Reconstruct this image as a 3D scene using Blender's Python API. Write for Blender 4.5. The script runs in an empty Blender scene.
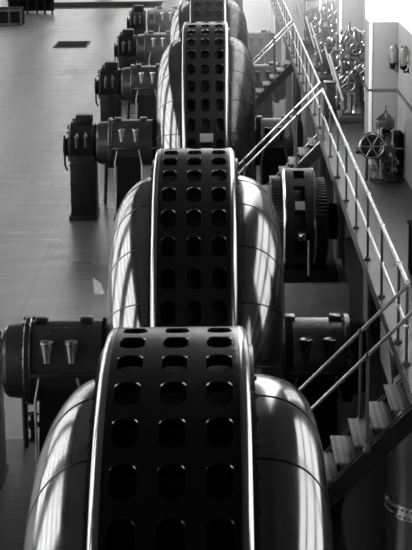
import bpy, bmesh, math, random
from math import sin, cos, pi, sqrt
from mathutils import Vector, Matrix
random.seed(7)
sc = bpy.context.scene
COL = sc.collection

# ------------------------------------------------------------------ materials
def mat(name, base, rough=.4, ior=1.5, metal=0., noise=None, rnoise=None, bump=None, emit=None):
    """grey procedural material. noise=(scale xyz, amount); rnoise=(scale xyz, amount) on roughness; bump=(scale xyz, strength)"""
    m = bpy.data.materials.new(name); m.use_nodes = True
    nt = m.node_tree; N = nt.nodes; L = nt.links
    b = N['Principled BSDF']
    b.inputs['Base Color'].default_value = (base, base, base, 1)
    b.inputs['Roughness'].default_value = rough
    b.inputs['IOR'].default_value = ior
    b.inputs['Metallic'].default_value = metal
    if emit:
        b.inputs['Emission Color'].default_value = (1, 1, 1, 1)
        b.inputs['Emission Strength'].default_value = emit
    def tex(scale, detail=4):
        tc = N.new('ShaderNodeTexCoord'); mp = N.new('ShaderNodeMapping')
        mp.inputs['Scale'].default_value = scale
        L.new(tc.outputs['Object'], mp.inputs['Vector'])
        n = N.new('ShaderNodeTexNoise'); n.inputs['Scale'].default_value = 1; n.inputs['Detail'].default_value = detail
        L.new(mp.outputs['Vector'], n.inputs['Vector'])
        return n.outputs['Fac']
    def ramp(fac, lo, hi):
        r = N.new('ShaderNodeMapRange'); r.inputs['From Min'].default_value = .3; r.inputs['From Max'].default_value = .7
        r.inputs['To Min'].default_value = lo; r.inputs['To Max'].default_value = hi
        L.new(fac, r.inputs['Value']); return r.outputs['Result']
    if noise:
        L.new(ramp(tex(noise[0]), base*(1-noise[1]), base*(1+noise[1])), b.inputs['Base Color'])
    if rnoise:
        L.new(ramp(tex(rnoise[0]), max(.03, rough-rnoise[1]), rough+rnoise[1]), b.inputs['Roughness'])
    if bump:
        bp = N.new('ShaderNodeBump'); bp.inputs['Strength'].default_value = bump[1]; bp.inputs['Distance'].default_value = .02
        L.new(tex(bump[0]), bp.inputs['Height']); L.new(bp.outputs['Normal'], b.inputs['Normal'])
    return m

M = {}
M['ring'] = mat('black_enamel_ring', .007, .27, 1.5, noise=((2, 2, 2), .3))
M['rim'] = mat('polished_rim', .5, .2, metal=1., rnoise=((9, 9, 9), .06))
M['shell'] = mat('polished_black_shell', .008, .15, 3.4, rnoise=((3, 3, 3), .05), bump=((1.3, 1.3, 1.3), .03))
M['edge'] = mat('worn_hole_edge', .2, .22, metal=1.)
M['seam'] = mat('bright_seam', .12, .35, metal=1.)
M['barrel'] = mat('grey_black_barrel', .026, .3, 1.75, rnoise=((2, 2, 2), .04))
M['cup'] = mat('polished_cup', .85, .25, metal=1.)
M['edge_glint'] = mat('pale_edge_highlight', .55, .6)
M['dimplate'] = mat('grey_nameplate', .26, .5)
M['casing'] = mat('dull_black_casing', .01, .36, 1.28)
M['dullshell'] = mat('dimmed_black_shell', .012, .25, 1.75, rnoise=((3, 3, 3), .05))  # same shell, made less reflective so far right sides look less lit
M['core'] = mat('dark_core', .006, .5)
M['black'] = mat('black_machine_paint', .02, .25, 1.9, rnoise=((2, 2, 2), .04))
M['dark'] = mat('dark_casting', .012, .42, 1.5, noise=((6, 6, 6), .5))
M['soot'] = mat('sooty_iron', .01, .9, 1.08)
M['steel'] = mat('bright_steel', .55, .25, metal=1.)
M['greysteel'] = mat('grey_steel', .12, .3, metal=1.)
M['rail'] = mat('worn_pipe_rail', .75, .3, metal=1., noise=((4, 4, 4), .25))
M['post'] = mat('painted_post', .06, .45)
M['plinth'] = mat('grey_plinth', .3, .7, noise=((4, 4, 4), .2))
M['plate'] = mat('pale_nameplate', .38, .5)
M['white'] = mat('white_paint', .9, .7)
M['paper'] = mat('white_paper', .8, .8)
M['glass'] = mat('frosted_glass_shade', .3, .15, 1.6)
M['slab'] = mat('shaded_floor_slab', .03, .5, 1.4, noise=((1.5, 6, 1), .4))
M['glass'].node_tree.nodes['Principled BSDF'].inputs['Transmission Weight'].default_value = .75
M['pit'] = mat('pit_concrete', .03, .8)
M['ceil'] = mat('dark_ceiling', .06, .8)
M['frame'] = mat('window_bars', .03, .6)
M['wdark'] = mat('dark_wall', .05, .7)

def floor_mat():
    m = mat('worn_hall_floor', .1, .3, 2.0)
    nt = m.node_tree; N = nt.nodes; L = nt.links; b = N['Principled BSDF']
    tc = N.new('ShaderNodeTexCoord')
    def noi(scale, detail=4):
        mp = N.new('ShaderNodeMapping'); mp.inputs['Scale'].default_value = scale
        L.new(tc.outputs['Object'], mp.inputs['Vector'])
        n = N.new('ShaderNodeTexNoise'); n.inputs['Scale'].default_value = 1; n.inputs['Detail'].default_value = detail
        L.new(mp.outputs['Vector'], n.inputs['Vector']); return n.outputs['Fac']
    def mth(op, a, c=None):
        x = N.new('ShaderNodeMath'); x.operation = op
        for i, v in enumerate((a, c)):
            if v is None: continue
            if isinstance(v, (int, float)): x.inputs[i].default_value = v
            else: L.new(v, x.inputs[i])
        return x.outputs[0]
    streak = noi((.35, 2.6, 1), 6); patch = noi((.35, .12, 1), 3)
    v = mth('ADD', mth('MULTIPLY', streak, .1), mth('MULTIPLY', patch, .07))      # about .21
    sep = N.new('ShaderNodeSeparateXYZ'); L.new(tc.outputs['Object'], sep.inputs[0])
    for xs in (-4.42, -8.05, -11.7):                                             # long joints in the floor
        d = mth('ABSOLUTE', mth('SUBTRACT', sep.outputs['X'], xs))
        v = mth('MULTIPLY', v, mth('ADD', mth('MULTIPLY', mth('GREATER_THAN', d, .035), .5), .5))
    cmb = N.new('ShaderNodeCombineColor')
    for i in range(3): L.new(v, cmb.inputs[i])
    L.new(cmb.outputs[0], b.inputs['Base Color'])
    rr = mth('ADD', mth('MULTIPLY', noi((.5, 1.5, 1), 4), .22), .2)
    L.new(rr, b.inputs['Roughness'])
    pol = noi((.55, .05, 1), 3); pol2 = noi((.25, 3.5, 1), 5)
    sp = mth('ADD', mth('MULTIPLY', mth('SUBTRACT', pol, .37), 1.9), mth('MULTIPLY', mth('SUBTRACT', pol2, .5), .5))
    sp = mth('MAXIMUM', mth('ADD', sp, .14), .05)
    L.new(sp, b.inputs['Specular IOR Level'])
    return m
M['floor'] = floor_mat()

def checker_mat():
    m = mat('chequer_plate', .1, .42, 1.6)
    nt = m.node_tree; N = nt.nodes; L = nt.links; b = N['Principled BSDF']
    tc = N.new('ShaderNodeTexCoord'); mp = N.new('ShaderNodeMapping'); mp.inputs['Scale'].default_value = (13, 13, 13)
    mp.inputs['Rotation'].default_value = (0, 0, pi/4)
    L.new(tc.outputs['Object'], mp.inputs['Vector'])
    ck = N.new('ShaderNodeTexVoronoi'); ck.inputs['Scale'].default_value = 1; ck.inputs['Randomness'].default_value = 0
    L.new(mp.outputs['Vector'], ck.inputs['Vector'])
    r = N.new('ShaderNodeMapRange'); r.inputs['From Min'].default_value = .25; r.inputs['From Max'].default_value = .45
    r.inputs['To Min'].default_value = .3; r.inputs['To Max'].default_value = .03
    L.new(ck.outputs['Distance'], r.inputs['Value']); L.new(r.outputs['Result'], b.inputs['Base Color'])
    bp = N.new('ShaderNodeBump'); bp.inputs['Strength'].default_value = .5; bp.inputs['Distance'].default_value = .01; bp.invert = True
    L.new(ck.outputs['Distance'], bp.inputs['Height']); L.new(bp.outputs['Normal'], b.inputs['Normal'])
    return m
M['checker'] = checker_mat()

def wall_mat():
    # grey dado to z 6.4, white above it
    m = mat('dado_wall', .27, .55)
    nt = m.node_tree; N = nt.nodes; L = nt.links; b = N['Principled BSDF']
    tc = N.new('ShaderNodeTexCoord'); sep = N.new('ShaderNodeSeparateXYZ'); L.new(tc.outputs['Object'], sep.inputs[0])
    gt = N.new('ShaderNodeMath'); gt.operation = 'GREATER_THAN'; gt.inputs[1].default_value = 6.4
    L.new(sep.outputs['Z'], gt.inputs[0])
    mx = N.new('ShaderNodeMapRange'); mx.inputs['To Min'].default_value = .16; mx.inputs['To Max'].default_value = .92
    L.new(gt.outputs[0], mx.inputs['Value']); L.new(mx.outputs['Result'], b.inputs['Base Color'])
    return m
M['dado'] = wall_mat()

def pane_mat(name, s):
    m = mat(name, .8, .3, emit=s); return m
M['pane'] = pane_mat('daylit_pane', 3.4)
M['pane_end'] = pane_mat('daylit_end_pane', 1.6)
M['pane_right'] = pane_mat('shaded_pane', 2.2)
M['pane_roof_glow'] = pane_mat('roof_glow_pane', 2.0)

# ------------------------------------------------------------------ mesh builder
class MB:
    def __init__(s): s.v = []; s.f = []
    def add(s, vs, fs):
        o = len(s.v); s.v += [tuple(p) for p in vs]; s.f += [tuple(i+o for i in f) for f in fs]
        return s
    def box(s, c, d, bev=0., rot=None):
        bm = bmesh.new(); bmesh.ops.create_cube(bm, size=1)
        for v in bm.verts: v.co = Vector((v.co.x*d[0], v.co.y*d[1], v.co.z*d[2]))
        if bev: bmesh.ops.bevel(bm, geom=bm.edges[:], offset=bev, segments=2, profile=.5, affect='EDGES')
        bm.verts.index_update()
        R = rot if rot else Matrix.Identity(3)
        s.add([R @ v.co + Vector(c) for v in bm.verts], [[v.index for v in f.verts] for f in bm.faces]); bm.free(); return s
    def lathe(s, prof, c=(0, 0, 0), axis='X', n=32, t0=0, t1=2*pi, close=True):
        """prof = [(along axis, radius)]"""
        full = abs(t1-t0-2*pi) < 1e-6
        k = n if full else n+1
        vs = []
        for i in range(k):
            t = t0+(t1-t0)*i/n
            for a, r in prof:
                p = {'X': (a, -r*sin(t), r*cos(t)), 'Z': (r*cos(t), r*sin(t), a), 'Y': (r*cos(t), a, -r*sin(t))}[axis]
                vs.append((c[0]+p[0], c[1]+p[1], c[2]+p[2]))
        m = len(prof); fs = []
        for i in range(n):
            j = (i+1) % k
            for q in range(m-1): fs.append((i*m+q, i*m+q+1, j*m+q+1, j*m+q))
        if close and full:
            if prof[0][1] > 1e-5: fs.append(tuple(i*m for i in range(k)))
            if prof[-1][1] > 1e-5: fs.append(tuple(i*m+m-1 for i in range(k))[::-1])
        s.add(vs, fs); return s
    def tube(s, p, q, r, n=10, r2=None):
        p = Vector(p); q = Vector(q); d = (q-p); L = d.length; d = d/L
        a = Vector((0, 0, 1)) if abs(d.z) < .9 else Vector((1, 0, 0))
        u = d.cross(a).normalized(); w = d.cross(u); r2 = r if r2 is None else r2
        vs = []; 
        for i in range(n):
            t = 2*pi*i/n; e = u*cos(t)+w*sin(t); vs += [p+e*r, q+e*r2]
        fs = [(2*i, 2*((i+1) % n), 2*((i+1) % n)+1, 2*i+1) for i in range(n)]
        fs += [tuple(2*i for i in range(n))[::-1], tuple(2*i+1 for i in range(n))]
        s.add(vs, fs); return s
    def path(s, pts, r, n=10):
        for a, b in zip(pts, pts[1:]): s.tube(a, b, r, n)
        for p in pts[1:-1]: s.ball(p, r, 6, n)
        return s
    def ball(s, c, r, m=8, n=12, sz=1.):
        s.lathe([(r*sz*sin(-pi/2+pi*i/m), max(1e-4 if i in (0, m) else 0, r*cos(-pi/2+pi*i/m))) for i in range(m+1)], c, 'Z', n, close=False); return s
    def torus(s, c, R, r, axis='X', n=28, m=8):
        s.lathe([(r*sin(2*pi*i/m), R+r*cos(2*pi*i/m)) for i in range(m+1)], c, axis, n, close=False); return s
    def prism(s, pts, a0, a1, axis='Y'):
        """polygon pts extruded along axis"""
        def P(p, a): return {'Y': (p[0], a, p[1]), 'X': (a, p[0], p[1]), 'Z': (p[0], p[1], a)}[axis]
        n = len(pts)
        vs = [P(p, a0) for p in pts]+[P(p, a1) for p in pts]
        fs = [tuple(range(n))[::-1], tuple(range(n, 2*n))]+[(i, (i+1) % n, n+(i+1) % n, n+i) for i in range(n)]
        s.add(vs, fs); return s
    def build(s, name, m, parent=None, loc=(0, 0, 0), smooth=True, ang=32, label=None):
        me = bpy.data.meshes.new(name); me.from_pydata(s.v, [], s.f)
        bm = bmesh.new(); bm.from_mesh(me); bmesh.ops.recalc_face_normals(bm, faces=bm.faces[:]); bm.to_mesh(me); bm.free()
        me.materials.append(m)
        if smooth:
            me.polygons.foreach_set('use_smooth', [True]*len(me.polygons)); me.set_sharp_from_angle(angle=math.radians(ang))
        o = bpy.data.objects.new(name, me); COL.objects.link(o); o.location = loc
        if parent: o.parent = parent
        if label: o['label'] = label
        return o

def tag(o, label=None, cat=None, group=None, kind=None):
    if label: o['label'] = label
    if cat: o['category'] = cat
    if group: o['group'] = group
    if kind: o['kind'] = kind
    return o
def thing(name, label, cat, loc=(0, 0, 0), group=None):
    o = bpy.data.objects.new(name, None); COL.objects.link(o); o.location = loc; o.empty_display_size = .1
    return tag(o, label, cat, group)
def kids(o): return [c for c in bpy.data.objects if c.parent == o]
def dup(o, loc=None, label=None, parent=None):
    c = o.copy(); COL.objects.link(c)
    if parent: c.parent = parent
    if loc is not None: c.location = loc
    if label: c['label'] = label
    for k in kids(o): dup(k, parent=c)
    return c
def struct(o): o['kind'] = 'structure'; return o

HAZE_GLOW = .012
# ------------------------------------------------------------------ layout (metres, z=0 hall floor, gallery floor z=3.5)
CX = -.40
GALX, GALZ = 2.275, 3.5
#        y      axis z  ring R  rows  first row angle
UNITS = [(14.465, 2.124, 3.662, 46, -.1335), (27.082, 1.958, 3.375, 42, .0275), (48.783, 1.943, 3.361, 40, .1544),
         (61.6, 1.943, 3.361, 40, .02), (73.3, 1.943, 3.361, 40, .1)]
UX = [CX+.005, CX-.005, CX, CX, CX]

# ------------------------------------------------------------------ setting
pits = [(CX-1.75, CX+1.75, u[0]-3.75, u[0]+3.75) for u in UNITS]
def make_floor():
    b = MB()
    xs = [-16, CX-1.75, CX+1.75]
    ys = [-6]+[v for p in pits for v in p[2:]]+[150]
    for i in range(2):
        for j in range(len(ys)-1):
            x0, x1, y0, y1 = xs[i], xs[i+1], ys[j], ys[j+1]
            if i == 1 and j % 2 == 1:
                z = -1.9
                b.add([(x0, y0, z), (x1, y0, z), (x1, y1, z), (x0, y1, z), (x0, y0, 0), (x1, y0, 0), (x1, y1, 0), (x0, y1, 0)],
                      [(0, 1, 2, 3), (0, 1, 5, 4), (1, 2, 6, 5), (2, 3, 7, 6), (3, 0, 4, 7)])
            else:
                b.add([(x0, y0, 0), (x1, y0, 0), (x1, y1, 0), (x0, y1, 0)], [(0, 1, 2, 3)])
    struct(b.build('floor', M['floor'], smooth=False))
make_floor()
struct(MB().add([(CX+1.75, -6, 0), (3.6, -6, 0), (3.6, 150, 0), (CX+1.75, 150, 0)], [(0, 1, 2, 3)]).build('floor', M['dark'], smooth=False))  # same floor in a darker colour, putting in the shade below the gallery

WX = -16.
def make_left_wall():
    b = MB()
    wins = []
    y = 8.
    while y < 140:
        wins.append((y, y+8.2)); y += 12.
    z0, z1, H = .7, 14., 17.
    b.box((WX-.25, 72, z0/2), (.5, 156, z0)); b.box((WX-.25, 72, (z1+H)/2), (.5, 156, H-z1))
    e = [-6]+[v for w in wins for v in w]+[150]
    for a, c in zip(e[0::2], e[1::2]): b.box((WX-.25, (a+c)/2, (z0+z1)/2), (.5, c-a, z1-z0))
    struct(b.build('wall_left', M['wdark'], smooth=False))
    for k, (a, c) in enumerate(wins):
        f = MB()
        for q in range(5): 
            yy = a+(c-a)*q/4; f.box((WX-.1, yy, (z0+z1)/2), (.12, .3 if q in (0, 4) else .16, z1-z0))
        for q in range(7):
            zz = z0+(z1-z0)*q/6; f.box((WX-.1, (a+c)/2, zz), (.12, c-a, .34))
        o = struct(f.build('window_%d' % (k+1), M['frame'], smooth=False))
        MB().box((WX-.2, (a+c)/2, (z0+z1)/2), (.03, c-a, z1-z0)).build('pane', M['pane'], o, smooth=False)
    return len(wins)
NW = make_left_wall()

def make_end_wall():
    b = MB(); yw = 150.
    wins = [(-14.5, -10.2), (-9, -4.7), (-3.5, .8)]
    z0, z1, H = 1.2, 14.5, 17.
    b.box((-6.2, yw+.25, z0/2), (20.4, .5, z0)); b.box((-6.2, yw+.25, (z1+H)/2), (20.4, .5, H-z1))
    e = [-16.4]+[v for w in wins for v in w]+[4.]
    for a, c in zip(e[0::2], e[1::2]): b.box(((a+c)/2, yw+.25, (z0+z1)/2), (c-a, .5, z1-z0))
    struct(b.build('wall_back', M['wdark'], smooth=False))
    for k, (a, c) in enumerate(wins):
        f = MB()
        for q in range(5): f.box((a+(c-a)*q/4, yw+.1, (z0+z1)/2), (.12, .12, z1-z0))
        for q in range(9): f.box(((a+c)/2, yw+.1, z0+(z1-z0)*q/8), (c-a, .12, .12))
        o = struct(f.build('window_%d' % (NW+k+1), M['frame'], smooth=False))
        MB().box(((a+c)/2, yw+.2, (z0+z1)/2), (c-a, .03, z1-z0)).build('pane', M['pane_end'], o, smooth=False)
make_end_wall()
struct(MB().box((-6.2, -6.25, 8.5), (20.4, .5, 17)).build('wall_front', M['wdark'], smooth=False))
def make_ceiling():
    b = MB(); H = 17.
    roof_glows = [(84., 99.), (102., 117.), (120., 135.), (137., 148.)]  # unseen glowing roof openings added to brighten the far floor by reflection
    x0, x1 = -13.5, 2.6
    b.box(((-16.6+x0)/2, 72, H+.2), (x0+16.6, 157, .4)); b.box(((4.2+x1)/2, 72, H+.2), (4.2-x1, 157, .4))
    e = [-6.5]+[v for q in roof_glows for v in q]+[150.5]
    for a, c in zip(e[0::2], e[1::2]): b.box(((x0+x1)/2, (a+c)/2, H+.2), (x1-x0, c-a, .4))
    struct(b.build('ceiling', M['ceil'], smooth=False))
    for k, (a, c) in enumerate(roof_glows):
        f = MB()
        for q in range(9): f.box((x0+(x1-x0)*q/8, (a+c)/2, H+.1), (.12, c-a, .14))
        for q in range(7): f.box(((x0+x1)/2, a+(c-a)*q/6, H+.1), (x1-x0, .12, .14))
        o = struct(f.build('window_%d' % (NW+4+k), M['frame'], smooth=False))
        MB().box(((x0+x1)/2, (a+c)/2, H+.25), (x1-x0, c-a, .03)).build('pane', M['pane_roof_glow'], o, smooth=False)
make_ceiling()
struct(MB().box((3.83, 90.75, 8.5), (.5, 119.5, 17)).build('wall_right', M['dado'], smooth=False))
def make_near_right_wall():
    b = MB(); X = 3.83
    wins = [(13.2, 20.6, 4.1, 7.6), (24., 30., 4.1, 7.6)]
    e = [-6.5, 13.2, 20.6, 24., 30., 31.]
    for a, c in zip(e[0::2], e[1::2]): b.box((X, (a+c)/2, 8.5), (.5, c-a, 17))
    for k, (a, c, z0, z1) in enumerate(wins):
        b.box((X, (a+c)/2, z0/2), (.5, c-a, z0)); b.box((X, (a+c)/2, (z1+17)/2), (.5, c-a, 17-z1))
        f = MB()
        for q in range(3): f.box((X-.1, a+(c-a)*q/2, (z0+z1)/2), (.12, .1, z1-z0))
        n = 3
        for q in range(n+1): f.box((X-.1, (a+c)/2, z0+(z1-z0)*q/n), (.12, c-a, .14))
        o = struct(f.build('window_%d' % (NW+8+k), M['frame'], smooth=False))
        MB().box((X, (a+c)/2, (z0+z1)/2), (.03, c-a, z1-z0)).build('pane', M['pane_right'], o, smooth=False)
    struct(b.build('wall_right', M['wdark'], smooth=False))
make_near_right_wall()
# moulding along the right wall and round each pilaster
PIL = [36.4+9.2*i for i in range(9)]
for i, y in enumerate(PIL):
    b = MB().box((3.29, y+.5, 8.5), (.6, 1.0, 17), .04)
    b = struct(b.build('pilaster', M['dado'])); MB().box((3.03, y+.0, 8.5), (.07, .04, 17), .012).build('corner_highlight', M['edge_glint'], b)  # pale strip painted in as the bright highlight on the pilaster edge
k = 1
struct(MB().box((3.565, 72, 5.03), (.05, 150, .05)).build('trim_1', M['wdark'], smooth=False))
for i, y in enumerate(PIL):
    struct(MB().box((3.28, y+.5, 5.03), (.64, 1.04, .05)).build('trim_%d' % (i+2), M['wdark'], smooth=False))
# gallery
struct(MB().box(((GALX+3.6)/2-.03, 75+10.2, GALZ-.09), (3.6-GALX+.06, 129.6, .18)).build('gallery_floor', M['checker'], smooth=False))
struct(MB().box((GALX+.12, 86.9, GALZ-.36), (.12, 126.2, .36)).build('gallery_beam', M['wdark'], smooth=False))
gy = [24.9, 37.6, 44.6, 58.9, 66, 78]
for y in gy:
    b = MB().lathe([(0, .2), (.08, .2), (.12, .14), (2.9, .13), (3.0, .2), (3.14, .2)], (GALX+.22, y, 0), 'Z', 20)
    struct(b.build('gallery_column', M['dark']))

# ------------------------------------------------------------------ generators
def ring_mesh(R, N, ph):
    """perforated stator ring: three columns of rounded holes, N rows"""
    b = MB(); dl = 2*pi/N; W = .54; cw = .36
    ha, hb, rc = .106, .172, .085      # hole half width, half height, corner
    depth = .10; b.edge = set()
    def P(x, s, t0, r): 
        t = t0+s/R; return (x, -r*sin(t), r*cos(t))
    hs = dl*R/2
    # 24 boundary samples by angle on rect and hole
    outer = []; K = 6
    for i in range(K): outer.append((-cw/2+cw*i/K, -hs))
    for i in range(K): outer.append((cw/2, -hs+2*hs*i/K))
    for i in range(K): outer.append((cw/2-cw*i/K, hs))
    for i in range(K): outer.append((-cw/2, hs-2*hs*i/K))
    inner = []
    ix, iy = ha-rc, hb-rc
    quarter = lambda cx, cy, a0: [(cx+rc*cos(a0+pi/2*i/4), cy+rc*sin(a0+pi/2*i/4)) for i in range(5)]
    # side order must match outer: start at (-,-) corner middle
    loop = []
    loop += quarter(-ix, -iy, pi)[2:]       # from 225deg to 270
    loop += [(0, -hb)]
    loop += quarter(ix, -iy, 1.5*pi)[:3]
    inner += loop[:6] if len(loop) >= 6 else loop
    def arc_pts():
        out = []
        for (sx, sy, a0) in ((-1, -1, pi), (1, -1, 1.5*pi), (1, 1, 0), (-1, 1, pi/2)):
            q = quarter(sx*ix, sy*iy, a0)
            out.append(q)
        return out
    q = arc_pts(); inner = []
    mids = [(0, -hb), (ha, 0), (0, hb), (-ha, 0)]
    for i in range(4):
        inner += q[i][2:] + [mids[i]] + q[(i+1) % 4][:2]      # 3+1+2 = 6 per side
    n = len(outer)
    for row in range(N):
        t0 = ph+row*dl
        for c in (-1, 0, 1):
            x0 = c*cw
            vs = [P(x0+x, s, t0, R) for x, s in outer]+[P(x0+x, s, t0, R) for x, s in inner] \
                + [P(x0+x*.95, s*.968, t0, R-.009) for x, s in inner] + [P(x0+x*.95, s*.968, t0, R-depth) for x, s in inner]
            fs = []
            for i in range(n):
                j = (i+1) % n
                fs += [(i, j, n+j, n+i), (2*n+i, 2*n+j, 3*n+j, 3*n+i)]
            b.add(vs, fs)
            b.edge |= set(range(len(b.f), len(b.f)+n))
            o_ = len(b.v)-4*n
            b.f += [(o_+n+i, o_+n+(i+1) % n, o_+2*n+(i+1) % n, o_+2*n+i) for i in range(n)]
        # margins with the rounded shoulder
        for sg in (-1, 1):
            prof = [(W, R), (.55, R-.006)]+[(.52+.08*sin(a), R-.08+.08*cos(a)) for a in [pi/2*q/6 for q in range(3, 7)]]+[(.60, R-.3)]
            m = len(prof); vs = []
            for i in range(K+1):
                t = t0-dl/2+dl*i/K
                vs += [(sg*x, -r*sin(t), r*cos(t)) for x, r in prof]
            b.add(vs, [(i*m+p, i*m+p+1, (i+1)*m+p+1, (i+1)*m+p) for i in range(K) for p in range(m-1)])
    # merge doubles
    bm = bmesh.new(); me = bpy.data.meshes.new('t'); me.from_pydata(b.v, [], b.f); bm.from_mesh(me); bm.faces.ensure_lookup_table()
    for i in b.edge: bm.faces[i].material_index = 1
    bmesh.ops.remove_doubles(bm, verts=bm.verts[:], dist=.0008); bm.verts.index_update()
    o = MB(); o.v = [tuple(v.co) for v in bm.verts]; o.f = [tuple(v.index for v in f.verts) for f in bm.faces]; o.mi = [f.material_index for f in bm.faces]; bm.free()
    return o

def shell_prof(R, sg):
    rs = R-.42; x0 = .585; a = 1.245-x0 if R > 3.5 else 1.31-x0
    bb, e = (1.15, 2/2.1) if sg < 0 else ((.95, 2/2.8) if R > 3.5 else (1.12, 2/2.3))
    pr = [(x0, rs)]
    for i in range(1, 25):
        u = pi/2*i/24
        pr.append((x0+a*sin(u)**e, rs-bb+bb*max(cos(u), 0)**e))
    return pr+[(x0+a-.03, 1.3), (x0+.5, .75)]
def shell_mesh(R, sg):
    """rounded end shell"""
    return MB().lathe([(sg*x, r) for x, r in shell_prof(R, sg)], n=160, close=False)
def seams_mesh(R, sg, N=20, ph=0.05):
    """thin lap strips running over the shell from the ring to its outer face"""
    b = MB(); pr = shell_prof(R, sg)[:-1]; m = len(pr)
    for i in range(N):
        t = ph+2*pi*i/N
        vs = []
        for x, r in pr:
            for dt, h in ((-.0035, -.002), (-.002, .006), (.002, .006), (.0035, -.002)):
                vs.append((sg*(x+h*.5), -(r+h)*sin(t+dt*3.3/max(r, 1)), (r+h)*cos(t+dt*3.3/max(r, 1))))
        b.add(vs, [(4*q+p, 4*q+p+1, 4*q+p+5, 4*q+p+4) for q in range(m-1) for p in range(3)])
    return b

def flange_mesh(R, sg, n=64):
    b = MB()
    r1 = R-.16
    b.lathe([(sg*.575, r1-.3), (sg*.575, r1), (sg*.645, r1), (sg*.649, r1-.32)], n=96, close=False)
    for i in range(n):                       # bolt heads round the flange
        t = 2*pi*i/n
        b.lathe([(sg*.637, .001), (sg*.637, .022), (sg*.662, .02), (sg*.665, .001)], (0, -(r1-.05)*sin(t), (r1-.05)*cos(t)), 'X', 6, close=False)
    return b

def make_generator(u, x, label):
    y, az, R, N, ph = u
    g = thing('generator', label, 'generator', (x, y, 0), 'generators in a row down the hall')
    q = ring_mesh(R, N, ph)
    o = q.build('stator_ring', M['ring'], g, (0, 0, az)); o.data.materials.append(M['edge'])
    o.data.polygons.foreach_set('material_index', q.mi)
    MB().lathe([(-.6, R-.34), (-.2, R-.3), (.2, R-.3), (.6, R-.34)], n=96, close=False).build('core_drum', M['core'], g, (0, 0, az))
    for sg in (-1, 1):
        MB().lathe([(sg*.525, R-.01)]+[(sg*(.52+.086*sin(a)), R-.08+.086*cos(a)) for a in [pi/2*i/8 for i in range(9)]]+[(sg*.606, R-.13), (sg*.57, R-.13)],
                   n=144, close=False).build('rim_band', M['rim'], g, (0, 0, az), label='shiny rounded edge band of the ring')
        o = shell_mesh(R, sg).build('end_shell', M['shell'] if sg < 0 or y < 40 else M['dullshell'], g, (0, 0, az), ang=60)
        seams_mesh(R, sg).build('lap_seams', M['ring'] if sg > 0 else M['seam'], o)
        flange_mesh(R, sg).build('bolted_flange', M['black'], g, (0, 0, az))
    return g
LAB = ['nearest and largest black generator, its perforated ring filling the bottom of the picture',
       'second black generator from the front, perforated ring standing between two rounded end shells',
       'third black generator from the front, small pale plate low on its perforated ring',
       'fourth generator from the front, hazy perforated ring cut by the picture top',
       'hazy farthest generator, mostly hidden behind the fourth at the picture top']
gens = []
for u, x, l in zip(UNITS, UX, LAB): gens.append(make_generator(u, x, l))
# nameplate on the third ring
y, az, R, N, ph = UNITS[2]
t = ph+7.62*2*pi/N
pl = MB().box((0, 0, 0), (.34, .22, .012), .003)
o = pl.build('nameplate', M['dimplate'], gens[2], (0.02, -(R+.006)*sin(t), az+(R+.006)*cos(t)), label='small pale blank plate')
o.rotation_euler = (t, 0, 0)

# ------------------------------------------------------------------ bearing housings
def make_housing(side):
    """side -1 left, +1 right; origin at floor under the axis at x=0 of the generator; barrel along x"""
    h = thing('bearing_housing', '', 'bearing housing', (0, 0, 0), 'bearing housings beside the generators')
    az = 2.05
    if side < 0: xa, xf, xe = -1.15, -2.58, -3.02
    else: xa, xf, xe = 1.15, 2.28, 2.62
    s = side
    r = .635
    MB().lathe([(xa, r), (xf, r)], n=48).build('barrel', M['barrel'], h, (0, 0, az))
    b = MB().lathe([(xf-s*.02, .5), (xf-s*.02, r+.045), (xf, r+.06), (xf+s*.07, r+.06), (xf+s*.09, r+.045), (xf+s*.09, .5)], n=48, close=False)
    for i in range(20):
        t = 2*pi*i/20; b.lathe([(xf-s*.05, .022), (xf+s*.12, .022)], (0, -.67*sin(t), .67*cos(t)), 'X', 6)
    b.build('flange_collar', M['black'], h, (0, 0, az))
    MB().lathe([(xf+s*.06, .605), (xe-s*.08, .57), (xe-s*.02, .52), (xe, .45), (xe+s*.02, .2)], n=48).build('end_cap', M['barrel'], h, (0, 0, az))
    # band near the generator
    MB().lathe([(xa+s*.12, r-.02), (xa+s*.12, r+.025), (xa+s*.32, r+.025), (xa+s*.32, r-.02)], n=48, close=False).build('band', M['soot'], h, (0, 0, az))
    # oil cups
    for x in ((-2.30, -1.92) if s < 0 else (1.66, 2.02)):
        c = MB().lathe([(-.2, .02), (-.2, .055), (-.12, .06), (.1, .095), (.11, .105), (.135, .105), (.14, .09), (.13, .05), (.13, .001)], (0, 0, 0), 'Z', 20, close=False)
        o = c.build('oil_cup', M['cup'] if s < 0 else M['black'], h, (x, -.60, az+.33))
        MB().tube((0, .15, -.25), (0, 0, -.18), .03).build('cup_pipe', M['black'], o)
    # lifting pads on top
    for x in ((-2.42, -1.72) if s < 0 else (1.42, 2.14)):
        MB().box((x, 0, az+r+.02), (.2, .22, .09), .02).build('lifting_pad', M['greysteel'], h)
    # split line ledge and pedestal
    m = (xa+xf)/2+s*.1; w = abs(xf-xa)-.2
    MB().box((m, 0, az-.06), (w, 1.36, .07), .015).build('joint_ledge', M['black'], h)
    px = xf-s*.45
    b = MB().prism([(px-.36, 0), (px+.36, 0), (px+.30, az-.09), (px-.30, az-.09)], -.55, .55)
    b.build('pedestal', M['casing'], h)
    for dx in (-.37, .36):
        MB().path([(px+dx, -.6, .2), (px+dx, -.6, 1.55), (px+dx*.8, -.62, az-.1)], .022).build('drain_pipe', M['rail'], h)
    MB().box((px, 0, .06), (.86, 1.5, .12), .02).build('bed_plate', M['dark'], h)
    if s < 0:
        MB().tube((-2.78, .45, 1.62), (-2.94, 1.8, .03), .05).build('strut', M['post'], h)
    return h
hl = make_housing(-1); hr = make_housing(1)
names = {1: 'second', 2: 'third', 3: 'fourth', 4: 'farthest'}
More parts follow.
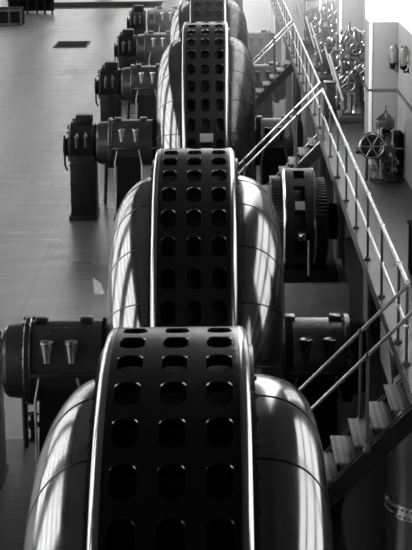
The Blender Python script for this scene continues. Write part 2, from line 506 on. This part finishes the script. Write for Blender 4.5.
for i in (1, 2, 3, 4):
    lab = ['', 'large black bearing housing left of the second generator, nearest on the left',
           'black bearing housing with shiny oil cups left of the third generator',
           'small dark bearing housing left of the fourth generator, third back on the left',
           'farthest left bearing housing, dark and small near the picture top'][i]
    labr = ['', 'nearest right bearing housing, dim barrel behind the nearest stair rails',
            'dark bearing housing right of the third generator, behind the second stair',
            'dim bearing housing right of the fourth generator',
            'farthest right bearing housing, hazy and small near the third stair'][i]
    for h, l in ((hl, lab), (hr, labr)):
        if i == 1: o = h; o.location = (UX[i], UNITS[i][0], 0); o['label'] = l
        else: dup(h, (UX[i], UNITS[i][0], 0), l)

# ------------------------------------------------------------------ turbine gate casings (far left end of every shaft)
def make_casing():
    g = thing('gate_casing', '', 'gate casing', (0, 0, 0), 'tall dark gate casings at the left shaft ends')
    b = MB().box((.02, 0, .9), (.70, 1.0, 1.8), .04)
    for z in (.5, 1.0, 1.5): b.box((.02, 0, z), (.72, 1.03, .04), .01)
    b.build('column', M['casing'], g)
    MB().box((.0, 0, .06), (.76, 1.3, .12), .02).build('base_plate', M['casing'], g)
    b = MB().lathe([(-.36, .3), (-.36, .5), (-.3, .58), (.28, .58), (.36, .52), (.36, .2)], (0, 0, 2.05), 'X', 40)
    for i in range(16):
        t = 2*pi*i/16; b.lathe([(-.40, .03), (.38, .03)], (0, -.47*sin(t), 2.05+.47*cos(t)), 'X', 6)
    b.build('drum', M['casing'], g)
    b = MB().box((.06, 0, 2.68), (.46, .5, .3), .05).box((.06, 0, 2.54), (.6, .62, .06), .015)
    b.build('cap', M['casing'], g)
    MB().lathe([(-.52, .001), (-.52, .2), (-.47, .24), (-.36, .24)], (0, -.1, 1.95), 'X', 20, close=False).build('side_boss', M['casing'], g)
    b = MB().path([(-.47, -.3, 2.3), (-.47, -.36, 1.5), (-.4, -.4, 1.35)], .03)
    b.build('side_pipe', M['casing'], g)
    for x, z in ((.14, 2.22), (-.1, 2.2)):
        MB().lathe([(-.22, .03), (-.2, .06), (.1, .07), (.14, .04), (.2, .03)], (x, -.62, z), 'Z', 14).build('servo_cylinder', M['greysteel'], g)
    MB().lathe([(2.52, .03), (2.66, .03), (2.67, .055), (2.72, .05), (2.74, .001)], (-.22, -.1, 0), 'Z', 10, close=False).build('lubricator', M['greysteel'], g)
    return g
gc = make_casing()
CLAB = {1: 'tall dark gate casing cut off at the left picture edge', 2: 'nearest full gate casing, tall dark column standing on the open floor',
        3: 'second full gate casing, behind the nearest one', 4: 'third full gate casing, behind two others near the picture top'}
for i in (1, 2, 3, 4):
    p = (-3.81, UNITS[i][0]+.1, 0)
    if i == 1: gc.location = (-3.9, p[1], 0); gc['label'] = CLAB[i]
    else: dup(gc, p, CLAB[i])
# one more shaft line far down the hall on the left
dup(gc, (-3.88, 85.2, 0), 'farthest gate casing, small dark column at the top of the row')
dup(hl, (CX, 85.2, 0), 'faint tiny bearing housing at the very top of the left row')

struct(MB().box((-4.0, 24.6, .015), (3.6, 9.4, .03), .005).build('floor_slab', M['slab']))  # guessed slab, drawn out nearer to shade the floor by its dark colour
# small valve beside the second housing
v = thing('valve', 'small dark hand valve on the floor, seen under the nearest left bearing housing', 'valve', (-3.26, 29.2, .03))
MB().lathe([(0, .08), (.03, .08), (.04, .04), (.2, .035), (.24, .075), (.34, .075), (.38, .03), (.46, .025)], (0, 0, 0), 'Z', 14).build('valve_body', M['soot'], v)
b = MB().torus((0, 0, .47), .1, .014, 'Z', 18, 6); b.tube((-.1, 0, .47), (.1, 0, .47), .01, 6).tube((0, -.1, .47), (0, .1, .47), .01, 6)
b.build('handwheel', M['soot'], v)
MB().tube((-.16, 0, .29), (.16, 0, .29), .045).build('pipe_stub', M['soot'], v)

# ------------------------------------------------------------------ exciter on its plinth
EX = (1.50, 35.0)
struct(MB().box((1.78, 35.1, .78), (1.34, 2.4, 1.56), .02).build('machine_plinth', M['plinth']))
e = thing('exciter', 'small ribbed exciter with square ring openings on a grey plinth under the gallery', 'exciter', (EX[0], EX[1], 1.56))
az = 1.05; R = 1.06
def exc_ring():
    b = MB(); W = .29; n = 12; dl = 2*pi/n; ph = .3; hw = .105; hh = .17
    def P(x, t, r): return (x, -r*sin(t), r*cos(t))
    ts = lambda a, c, k: [a+(c-a)*i/k for i in range(k+1)]
    def strip(x0, x1, t0, t1, k, r=R):
        tt = ts(t0, t1, k)
        b.add([P(x, t, r) for t in tt for x in (x0, x1)], [(2*i, 2*i+1, 2*i+3, 2*i+2) for i in range(k)])
    for i in range(n):
        c = ph+i*dl; h = hh/R
        strip(-W, -hw, c-dl/2, c+dl/2, 8); strip(hw, W, c-dl/2, c+dl/2, 8)
        strip(-hw, hw, c-dl/2, c-h, 3); strip(-hw, hw, c+h, c+dl/2, 3)
        for x in (-hw, hw):
            b.add([P(x, c-h, R), P(x, c+h, R), P(x, c+h, R-.12), P(x, c-h, R-.12)], [(0, 1, 2, 3)])
        for t in (c-h, c+h):
            b.add([P(-hw, t, R), P(hw, t, R), P(hw, t, R-.12), P(-hw, t, R-.12)], [(0, 1, 2, 3)])
        for sg in (-1, 1):
            tt = ts(c-dl/2, c+dl/2, 8)
            b.add([P(sg*x, t, r) for t in tt for x, r in ((W, R), (W+.03, R-.03), (W+.03, R-.2))],
                  [(3*q+p, 3*q+p+1, 3*q+p+4, 3*q+p+3) for q in range(8) for p in range(2)])
    return b
exc_ring().build('field_ring', M['casing'], e, (0, 0, az))
for sg in (-1, 1):
    MB().lathe([(sg*.27, R+.001), (sg*.29, R+.004), (sg*.315, R-.02), (sg*.325, R-.05)], n=72, close=False).build('rim_band', M['rim'], e, (0, 0, az))
MB().lathe([(-.26, R-.25), (.26, R-.25)], n=48).build('core_drum', M['core'], e, (0, 0, az))
for sg in (-1, 1):
    b = MB(); n = 72
    b.lathe([(sg*.3, .86), (sg*.42, .84), (sg*.56, .72), (sg*.62, .3)], n=48, close=False)
    for i in range(n):
        t = 2*pi*i/n
        Rm = Matrix.Rotation(t, 3, 'X')
        b.box(Rm @ Vector((sg*.42, 0, .83)), (.22, .035, .08), .008, Rm)
    b.build('coil_ribs', M['dark'], e, (0, 0, az), label='ribbed coil ends')
MB().lathe([(.6, .3), (.6, .36), (.76, .36), (.78, .3)], n=32).build('commutator', M['soot'], e, (0, 0, az))
MB().box((.1, 0, .12), (1.3, 1.7, .24), .03).build('base', M['casing'], e)
for i in range(14):
    MB().lathe([(0, .022), (.03, .02), (.035, .001)], (-.5+i*.1, -.8, .24), 'Z', 6, close=False).build('base_bolt', M['greysteel'], e)
o = MB().box((0, 0, 0), (.19, .17, .012), .003).build('nameplate', M['dimplate'], e, (0, -(R+.006)*sin(1.08), az+(R+.006)*cos(1.08)), label='blank grey plate')
o.rotation_euler = (1.08, 0, 0)
b = MB().box((.03, -1.12, .98), (.14, .16, .16), .02).ball((.03, -1.2, 1.02), .05)
b.build('brush_holder', M['steel'], e)
MB().tube((.16, -1.1, .2), (.16, -1.13, .9), .018).build('brush_rod', M['steel'], e)

# ------------------------------------------------------------------ stairs
def make_stair(y0, y1, label):
    """descends from the gallery edge toward -x at 45 degrees; y0 near side, y1 far side"""
    s = thing('steel_stair', label, 'stair', (GALX, (y0+y1)/2, 0), 'steel stairs from the gallery to the machine floor')
    w = (y1-y0)/2
    xb = -3.42
    for sg in (-1, 1):
        pts = [(.05, 3.42), (.05, 3.12), (xb+.2, 0), (xb-.08, 0)]
        MB().prism([(0.02, 3.40), (0.02, 3.1), (-3.1, 0), (-3.4, 0)], sg*w-.025, sg*w+.025).build('stringer', M['dark'], s)
        MB().tube((0.0, sg*w, 3.42), (-3.4, sg*w, .03), .013, 6).build('stringer_lip', M['greysteel'], s)
    n = 15
    for i in range(1, n+1):
        z = 3.5-.22*i; x = -.22*i+.06
        b = MB().box((x, 0, z), (.27, 2*w-.06, .03), .006)
        b.build('tread', M['tread'], s)
    for sg in (-1, 1):
        yy = sg*w
        pts = [(0.0, yy, 4.555), (-3.05, yy, 1.50)]
        MB().path(pts, .024, 12).build('handrail', M['rail'], s)
        for x in (-.58, -1.75, -2.9):
            p = MB().tube((x, yy, 3.38+x), (x, yy, 4.555+x), .02, 10).lathe([(-.05, .05), (0, .05), (.05, .025)], (x, yy, 3.41+x), 'Z', 12)
            o = p.build('post', M['post'], s)
            MB().ball((x, yy, 4.555+x), .037).build('ball_joint', M['greysteel'], o)
    return s
M['tread'] = mat('chequered_tread', .16, .45, 1.6, bump=((60, 60, 60), .5))
def tread_tex():
    m = M['tread']; nt = m.node_tree; N = nt.nodes; L = nt.links; b = N['Principled BSDF']
    tc = N.new('ShaderNodeTexCoord'); mp = N.new('ShaderNodeMapping'); mp.inputs['Scale'].default_value = (18, 18, .01)
    mp.inputs['Rotation'].default_value = (0, 0, pi/4)
    L.new(tc.outputs['Object'], mp.inputs['Vector'])
    ck = N.new('ShaderNodeTexChecker'); ck.inputs['Scale'].default_value = 1
    ck.inputs['Color1'].default_value = (.13, .13, .13, 1); ck.inputs['Color2'].default_value = (.012, .012, .012, 1)
    L.new(mp.outputs['Vector'], ck.inputs['Vector']); L.new(ck.outputs['Color'], b.inputs['Base Color'])
tread_tex()
make_stair(20.4, 21.5, 'nearest steel stair with two pipe handrails, lower right in front of the riveted tank')
make_stair(40.3, 41.4, 'second steel stair with bright parallel handrails rising behind the exciter')
make_stair(56.3, 57.4, 'farthest steel stair, small hazy handrails near the picture top')

# ------------------------------------------------------------------ gallery railing
def make_railing(y0, y1, label, step=2.4, first=None):
    r = thing('gallery_railing', label, 'railing', (GALX, y0, GALZ), 'pipe railing along the gallery edge')
    L = y1-y0
    MB().path([(0, 0, 1.055), (0, L, 1.055)], .026, 12).build('top_rail', M['rail'], r)
    MB().path([(0, 0, .50), (0, L, .50)], .022, 10).build('middle_rail', M['rail'], r)
    ys = [0.0]; y = first if first else step
    while y < L-.4: ys.append(y); y += step
    ys.append(L)
    for y in ys:
        o = MB().tube((0, y, 0), (0, y, 1.055), .02, 10).lathe([(0, .055), (.03, .055), (.05, .025)], (0, y, 0), 'Z', 12).build('post', M['post'], r)
        MB().ball((0, y, 1.055), .04).build('ball_joint', M['rail'], o); MB().ball((0, y, .5), .034).build('ball_joint', M['rail'], o)
    return r
make_railing(21.61, 40.22, 'nearest length of bright pipe railing, between the nearest and second stairs', 2.45, 1.05)
make_railing(41.48, 56.22, 'middle length of pipe railing, between the second and farthest stairs', 2.1)
make_railing(57.48, 92, 'farthest hazy length of pipe railing beyond the farthest stair', 2.3)

# wire mesh guard hung under the gallery edge
g = thing('mesh_guard', 'wire mesh guard hanging below the gallery edge above the riveted tank', 'mesh guard', (GALX-.125, 22.9, 3.24))
b = MB(); hx = .85
n = 18
for i in range(n+1):
    for d in (-1, 1):
        y0 = -hx+2*hx*i/n
        ln = min(.5, (hx-y0) if d > 0 else (y0+hx))
        if ln > .03: b.tube((0, y0, -.25), (0, y0+d*ln, -.25+ln), .006, 4)
b.build('wire_mesh', M['greysteel'], g)
b = MB().path([(0, -hx, -.25), (0, hx, -.25), (0, hx, .25), (0, -hx, .25), (0, -hx, -.25)], .014, 8)
b.build('frame', M['post'], g)

# ------------------------------------------------------------------ riveted tank
t = thing('riveted_tank', 'round riveted tank with domed top, dark at lower right below the gallery', 'tank', (3.0-.0, 22.95, 0))
TR = .68
t.location.x = 2.86
MB().lathe([(0, TR), (2.72, TR)], axis='Z', n=56, close=False).build('tank_body', M['tank'] if 'tank' in M else M['black'], t)
MB().lathe([(2.70, TR+.01), (2.76, TR+.01), (2.84, TR-.03), (2.95, TR-.14), (3.04, TR-.34), (3.08, .001)], axis='Z', n=56, close=False).build('dome', M['greypaint'] if 'greypaint' in M else M['plinth'], t)
for z in (1.2, 2.62):
    b = MB().lathe([(z-.09, TR), (z-.09, TR+.015), (z+.09, TR+.015), (z+.09, TR)], axis='Z', n=56, close=False)
    for row, dz in enumerate((-.05, .05)):
        for i in range(56):
            a = 2*pi*(i+.5*row)/56
            b.ball(((TR+.018)*cos(a), (TR+.018)*sin(a), z+dz), .019, 5, 8)
    b.build('riveted_hoop', M['rim'], t)

# ------------------------------------------------------------------ governors on the gallery
def make_flyball():
    g = thing('governor', 'flyball governor with domed head and round handwheel standing on the gallery', 'governor', (3.16, 34.5, GALZ), 'governors along the gallery')
    b = MB().lathe([(0, .3), (.05, .3), (.08, .24), (.16, .2), (.2, .2)], (0, 0, 0), 'Z', 24)
    for i in range(8):
        a = 2*pi*i/8; b.ball((.27*cos(a), .27*sin(a), .06), .025, 5, 8)
    b.build('base', M['dark'], g)
    MB().lathe([(.18, .11), (.3, .14), (.42, .2), (.62, .22), (.72, .2), (.8, .12), (.9, .1)], axis='Z', n=24).build('body', M['black'], g)
    for dx, dy in ((-.09, -.16), (.13, -.14), (.1, .12), (-.11, .1)):
        MB().tube((dx, dy, .1), (dx, dy, 1.05), .02, 10).build('guide_rod', M['steel'], g)
    b = MB().lathe([(.86, .07), (.9, .12), (.96, .13), (1.0, .08)], axis='Z', n=20); b.build('collar', M['greysteel'], g)
    MB().lathe([(1.0, .1), (1.02, .165), (1.1, .19), (1.2, .185), (1.29, .1), (1.33, .045), (1.36, .045), (1.38, .02), (1.46, .018), (1.47, .001)], axis='Z', n=8).build('head', M['black'], g)
    for a in (0.3, 2.2, 4.1):
        MB().ball((.13*cos(a), .13*sin(a), .9), .045).build('flyball', M['steel'], g)
    w = MB().torus((0, 0, 0), .23, .025, 'Y', 28, 8)
    for i in range(6):
        a = pi*i/3; w.tube((0, 0, 0), (.23*cos(a), 0, .23*sin(a)), .014, 8)
    w.lathe([(-.05, .05), (.05, .05)], axis='Y', n=16)
    w.build('handwheel', M['steel'], g, (-.27, -.24, .72))
    w = MB().torus((0, 0, 0), .12, .02, 'Y', 20, 8)
    for i in range(4):
        a = pi*i/2+.4; w.tube((0, 0, 0), (.12*cos(a), 0, .12*sin(a)), .012, 8)
    w.build('handwheel', M['greysteel'], g, (.05, -.3, .33))
    MB().lathe([(-.3, .05), (-.26, .07), (.0, .07), (.04, .04)], (-.28, -.1, .62), 'X', 16).build('servo_cylinder', M['black'], g)
    b = MB().lathe([(-.05, .001), (-.05, .2), (-.02, .24), (.03, .24), (.05, .2)], (-.28, -.12, .74), 'Y', 24); b.build('gear_case', M['dark'], g)
    MB().path([(.1, -.1, .64), (.36, -.12, .64)], .025).build('lever', M['greysteel'], g)
    MB().path([(-.35, -.1, .7), (-.36, -.1, .03)], .03).build('side_pipe', M['black'], g)
    b = MB()
    for k in range(10):
        a = random.uniform(0, 6.28); rr = random.uniform(.2, .27); z = random.uniform(.15, .8)
        MB().lathe([(z-.03, .02), (z, .035), (z+.05, .03), (z+.07, .01)], (rr*cos(a), rr*sin(a)-.03, 0), 'Z', 8).build('fitting', M['steel'], g)
    return g
make_flyball()

def make_tall_governor(loc, label, seed):
    rnd = random.Random(seed)
    g = thing('gate_governor', label, 'governor', loc, 'tall gate governors along the gallery')
    MB().box((0, 0, .1), (.8, .9, .2), .03).build('base', M['dark'], g)
    MB().lathe([(.2, .3), (.26, .27), (.9, .25), (1.0, .3), (1.08, .3), (1.2, .16)], (.05, .05, 0), 'Z', 24).build('pressure_drum', M['black'], g)
    for dx, dy, h in ((-.3, -.3, 1.9), (.28, -.32, 1.7), (.3, .3, 1.9), (-.28, .3, 1.5)):
        MB().tube((dx, dy, .18), (dx, dy, h), .028, 10).build('column', M['greysteel'], g)
    b = MB().box((0, -.02, 1.5), (.72, .72, .08), .02); b.build('table', M['dark'], g)
    MB().lathe([(1.5, .1), (1.6, .15), (1.8, .17), (1.92, .1), (2.0, .05), (2.18, .03)], (0, 0, 0), 'Z', 16).build('head', M['black'], g)
    for x, z, rr in ((-.2, .95, .2), (.2, 1.25, .16), (.0, 1.75, .13)):
        w = MB().torus((0, 0, 0), rr, .022, 'Y', 22, 8)
        for i in range(5): a = 2*pi*i/5; w.tube((0, 0, 0), (rr*cos(a), 0, rr*sin(a)), .012, 6)
        w.build('handwheel', M['greysteel'], g, (x, -.42, z))
    for k in range(3):
        x = -.25+.25*k
        MB().lathe([(-.2, .03), (-.18, .06), (.15, .06), (.18, .03), (.35, .015)], (x, -.36, .5+.1*k), 'Z', 12).build('servo_cylinder', M['steel'] if k == 2 else M['black'], g)
    MB().tube((-.30, -.47, .55), (-.62, -.47, 1.65), .028, 10).build('lever', M['plate'], g, label='long bright slanting lever')
    b = MB()
    for k in range(34):
        x = rnd.uniform(-.36, .36); y = rnd.uniform(-.42, -.2); z = rnd.uniform(.3, 2.0); h = rnd.uniform(.05, .14)
        MB().lathe([(z-h/2, .012), (z-h/4, .03), (z+h/4, .026), (z+h/2, .01)], (x, y, 0), 'Z', 8).build('fitting', M['steel'] if k % 3 == 0 else M['black'], g)
    for k in range(10):
        x0, z0 = rnd.uniform(-.35, .35), rnd.uniform(.3, 1.6); x1, z1 = x0+rnd.uniform(-.25, .25), z0+rnd.uniform(.2, .6)
        MB().path([(x0, -.4, z0), (x0, -.42, (z0+z1)/2), (x1, -.38, z1)], .016, 6).build('link_rod', M['greysteel'], g)
    return g
make_tall_governor((3.16, 42.6, GALZ), 'tall dark governor crowded with fittings and a bright lever, nearest of the tall ones', 1)
make_tall_governor((3.15, 44.35, GALZ), 'second tall governor, standing against the second pilaster', 5)
make_tall_governor((3.12, 50.4, GALZ), 'third tall governor with slanting lever between second and third pilasters', 2)
make_tall_governor((3.08, 52.6, GALZ), 'fourth tall governor, in front of the third pilaster', 6)
make_tall_governor((3.1, 60.0, GALZ), 'farthest tall governor, hazy near the picture top', 3)
c = thing('control_cabinet', 'plain dark cabinet with pale top edge beside the nearest tall governor', 'cabinet', (2.62, 43.2, GALZ))
MB().box((0, 0, .42), (.26, .4, .84), .015).build('cabinet_body', M['dark'], c)
MB().box((0, 0, .855), (.3, .44, .03), .008).build('top', M['greysteel'], c)
MB().box((0, -.205, .42), (.2, .012, .66), .004).build('door', M['black'], c)
c = thing('control_box', 'black box at the right picture edge on the gallery floor', 'box', (3.1, 26.6, GALZ))
MB().box((0, 0, .37), (.54, .5, .74), .03).build('box_body', M['soot'], c)
MB().box((0, 0, .755), (.58, .54, .035), .01).build('lid', M['soot'], c)
c = thing('relay_box', 'dark box on the right wall just right of the flyball governor', 'box', (3.44, 35.2, GALZ))
MB().box((0.0, 0, .52), (.24, .5, .66), .02).build('box_body', M['soot'], c)
MB().box((0, 0, .1), (.2, .4, .2), .01).build('foot', M['soot'], c)
# peaked gauge board on the second pilaster
c = thing('gauge_board', 'dark gauge board with pale peaked top on the second pilaster', 'gauge board', (3.36, 45.52, 4.7))
MB().prism([(-.26, -.5), (.3, -.5), (.3, .5), (.02, .68), (-.26, .5)], -.05, .07).build('board', M['dark'], c)
b = MB().prism([(-.32, .48), (.02, .69), (.36, .48), (.36, .53), (.02, .75), (-.32, .53)], -.09, .08); b.build('peaked_top', M['plate'], c)
for x in (-.12, .16):
    o = MB().lathe([(-.05, .001), (-.05, .1), (0, .11)], (x, -.05, .3), 'Y', 20, close=False).build('gauge', M['black'], c)
    MB().torus((x, -.1, .3), .1, .012, 'Y', 20, 6).build('gauge_ring', M['steel'], o)
MB().box((.02, -.06, .02), (.5, .02, .05), .005).build('shelf_trim', M['plate'], c)

# ------------------------------------------------------------------ wall lamps
def make_lamp(loc, label, face):
    l = thing('wall_lamp', label, 'wall lamp', loc, 'glass wall lamps')
    if face == 'y':
        a = MB().lathe([(-.0, .05), (-.02, .05), (-.03, .02)], (0, 0, -.12), 'Y', 14).path([(0, 0, -.12), (0, -.12, -.15), (0, -.18, -.08)], .016)
        p = (0, -.18, 0)
    else:
        a = MB().lathe([(0, .05), (-.02, .05), (-.03, .02)], (0, 0, -.12), 'X', 14).path([(0, 0, -.12), (-.08, 0, -.15), (-.1, 0, -.08)], .016)
        p = (-.1, 0, 0)
    a.build('bracket', M['soot'], l)
    MB().lathe([(-.1, .03), (-.08, .06), (-.04, .075), (-.02, .06)], p, 'Z', 14).build('holder', M['soot'], l)
    MB().lathe([(-.03, .05), (.02, .085), (.1, .095), (.26, .095), (.33, .07), (.36, .05)], p, 'Z', 20, close=False).build('glass_shade', M['glass'], l)
    MB().tube((p[0], p[1], -.02), (p[0], p[1], .2), .025).build('lamp_tube', M['white'], l)
    return l
make_lamp((3.46, 36.4, 5.62), 'left glass wall lamp, on the front of the nearest pilaster', 'y')
make_lamp((3.58, 34.3, 5.78), 'right glass wall lamp, on the wall beside the nearest pilaster', 'x')

# ------------------------------------------------------------------ odds and ends on the open floor
b = MB()
xs = [-.13, -.05, .06, .14]; zs = [.0, .22, .3, .34]
vs = []
for i, (x) in enumerate((-.16, -.05, .06, .17)):
    for j, z in enumerate((0, .14, .3, .46)):
        vs.append((x*(1-.25*j/3)-.03*j, .02*((i+j) % 2)+.05*j, z*(1-.12*i)))
b.add(vs, [(i*4+j, i*4+j+1, i*4+j+5, i*4+j+4) for i in range(3) for j in range(3)])
for i_, p_ in enumerate(b.v): b.v[i_] = (p_[0]*.72, p_[1]*.72, p_[2]*.8)
o = b.build('paper_sheet', M['paper'], None, (-2.81, 39.75, .003), smooth=False)
tag(o, 'small crumpled white sheet on the floor left of the second generator', 'paper')
h = thing('floor_hatch', 'dark rectangular hatch cover set in the open floor, upper left', 'hatch', (-7.83, 95.1, 0))
MB().box((0, 0, .02), (1.6, 2.9, .04), .01).build('cover', M['soot'], h)
b = MB().box((0, -1.5, .015), (1.76, .1, .05)).box((0, 1.5, .015), (1.76, .1, .05)).box((-.84, 0, .015), (.08, 3.1, .05)).box((.84, 0, .015), (.08, 3.1, .05))
b.build('frame', M['wdark'], h)
h = thing('trench_cover', 'long dark trench cover running across the floor at the top left', 'trench cover', (-7.7, 120.3, 0))
b = MB()
for k in range(7): b.box((-3.0+k*1.05, 0, .03), (1.03, 4.2, .06), .01)
b.build('cover_plates', M['soot'], h)
b = MB().box((0.15, -2.15, .02), (7.5, .12, .08)).box((.15, 2.15, .02), (7.5, .12, .08)); b.build('kerb', M['wdark'], h)
# bench with machine far left
h = thing('work_bench', 'dark workbench with slim legs far away at the top left', 'bench', (-11.9, 114.2, 0))
MB().box((0, 0, .95), (2.9, 1.2, .12), .02).build('bench_top', M['soot'], h)
for x in (-1.35, -.8, -.2, .4, .9, 1.35):
    MB().box((x, -.45, .45), (.1, .1, .9), .01).build('leg', M['soot'], h)
MB().box((0, .5, .5), (2.8, .08, .7), .01).build('back_board', M['soot'], h)
MB().box((-.2, .1, 1.45), (2.2, .7, .9), .08).build('drawer_chest', M['soot'], h)
h = thing('crate', 'dark crate on the floor at the left picture edge, far away', 'crate', (-12.4, 107.0, 0))
MB().box((0, 0, .5), (1.5, 1.5, 1.0), .02).build('crate_body', M['soot'], h)
b = MB()
for x in (-.7, 0, .7): b.box((x, -.77, .5), (.12, .04, 1.0))
for z in (.1, .9): b.box((0, -.78, z), (1.5, .04, .12))
b.build('battens', M['wdark'], h)

# ------------------------------------------------------------------ light
w = bpy.data.worlds.new('World'); sc.world = w; w.use_nodes = True
w.node_tree.nodes['Background'].inputs['Color'].default_value = (1, 1, 1, 1)
w.node_tree.nodes['Background'].inputs['Strength'].default_value = .0
def add_fill(loc, target, size, power, spread):
    l = bpy.data.lights.new('wall_fill', 'AREA'); l.shape = 'RECTANGLE'; l.size, l.size_y = size; l.energy = power; l.spread = math.radians(spread)
    o = bpy.data.objects.new('wall_fill', l); COL.objects.link(o); o.location = loc
    o.rotation_euler = (Vector(target)-Vector(loc)).to_track_quat('-Z', 'Y').to_euler()
    return o
# unseen area lights added to brighten the upper part of the right-hand wall
for y, e_ in ((24, 1400), (36, 1200), (48, 600), (62, 500), (80, 500)):
    add_fill((-10, y, 16), (3.4, y+13, 10.5), (5, 2), e_, 42)
# self-emitting volume paints haze and veiling glow towards the far end of the hall
w.cycles.volume_step_size = 12.
sc.cycles.volume_max_steps = 24
nt = w.node_tree; N = nt.nodes; L = nt.links
geo = N.new('ShaderNodeNewGeometry'); sep = N.new('ShaderNodeSeparateXYZ'); L.new(geo.outputs['Position'], sep.inputs[0])
def smooth(sock, a, b_):
    r_ = N.new('ShaderNodeMapRange'); r_.interpolation_type = 'SMOOTHSTEP'
    r_.inputs['From Min'].default_value = a; r_.inputs['From Max'].default_value = b_
    L.new(sock, r_.inputs['Value']); return r_.outputs['Result']
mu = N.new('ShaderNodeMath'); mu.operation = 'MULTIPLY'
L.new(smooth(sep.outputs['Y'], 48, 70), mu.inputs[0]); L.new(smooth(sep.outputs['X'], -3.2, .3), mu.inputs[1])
mv = N.new('ShaderNodeMath'); mv.operation = 'MULTIPLY'; L.new(mu.outputs[0], mv.inputs[0]); mv.inputs[1].default_value = HAZE_GLOW
ms = smooth(sep.outputs['Z'], 4.3, 7.2)  # extra emission painted in as glow by the upper right wall
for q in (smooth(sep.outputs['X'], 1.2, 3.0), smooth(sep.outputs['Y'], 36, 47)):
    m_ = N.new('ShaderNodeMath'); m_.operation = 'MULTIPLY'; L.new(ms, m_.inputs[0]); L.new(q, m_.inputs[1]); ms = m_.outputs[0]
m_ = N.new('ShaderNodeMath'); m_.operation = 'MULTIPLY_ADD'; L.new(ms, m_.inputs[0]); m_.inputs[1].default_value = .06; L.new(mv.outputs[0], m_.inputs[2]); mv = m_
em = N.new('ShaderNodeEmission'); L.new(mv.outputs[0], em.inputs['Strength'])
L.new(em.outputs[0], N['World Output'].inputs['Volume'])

# ------------------------------------------------------------------ camera
f, p, yaw, roll = 1800., .2301, -.0096, -.012
cy, sy, cp, sp, cr, sr = cos(yaw), sin(yaw), cos(p), sin(p), cos(roll), sin(roll)
vec = lambda x, y, z: Vector((cy*x+sy*y, -sy*x+cy*y, z))
r0, d, u0 = vec(1, 0, 0), vec(0, cp, -sp), vec(0, sp, cp)
r = cr*r0+sr*u0; u = cr*u0-sr*r0
cam = bpy.data.cameras.new('camera'); co = bpy.data.objects.new('camera', cam); COL.objects.link(co)
cam.sensor_fit = 'VERTICAL'; cam.sensor_height = 36; cam.lens = 36*f/550; cam.clip_end = 400
mw = Matrix.Identity(4)
for i in range(3): mw[i][0] = r[i]; mw[i][1] = u[i]; mw[i][2] = -d[i]
mw[0][3], mw[1][3], mw[2][3] = 0, 0, 9.74
co.matrix_world = mw
sc.camera = co
sc.cycles.use_denoising = True
sc.cycles.max_bounces = 6
sc.view_settings.view_transform = 'Standard'
sc.view_settings.look = 'None'
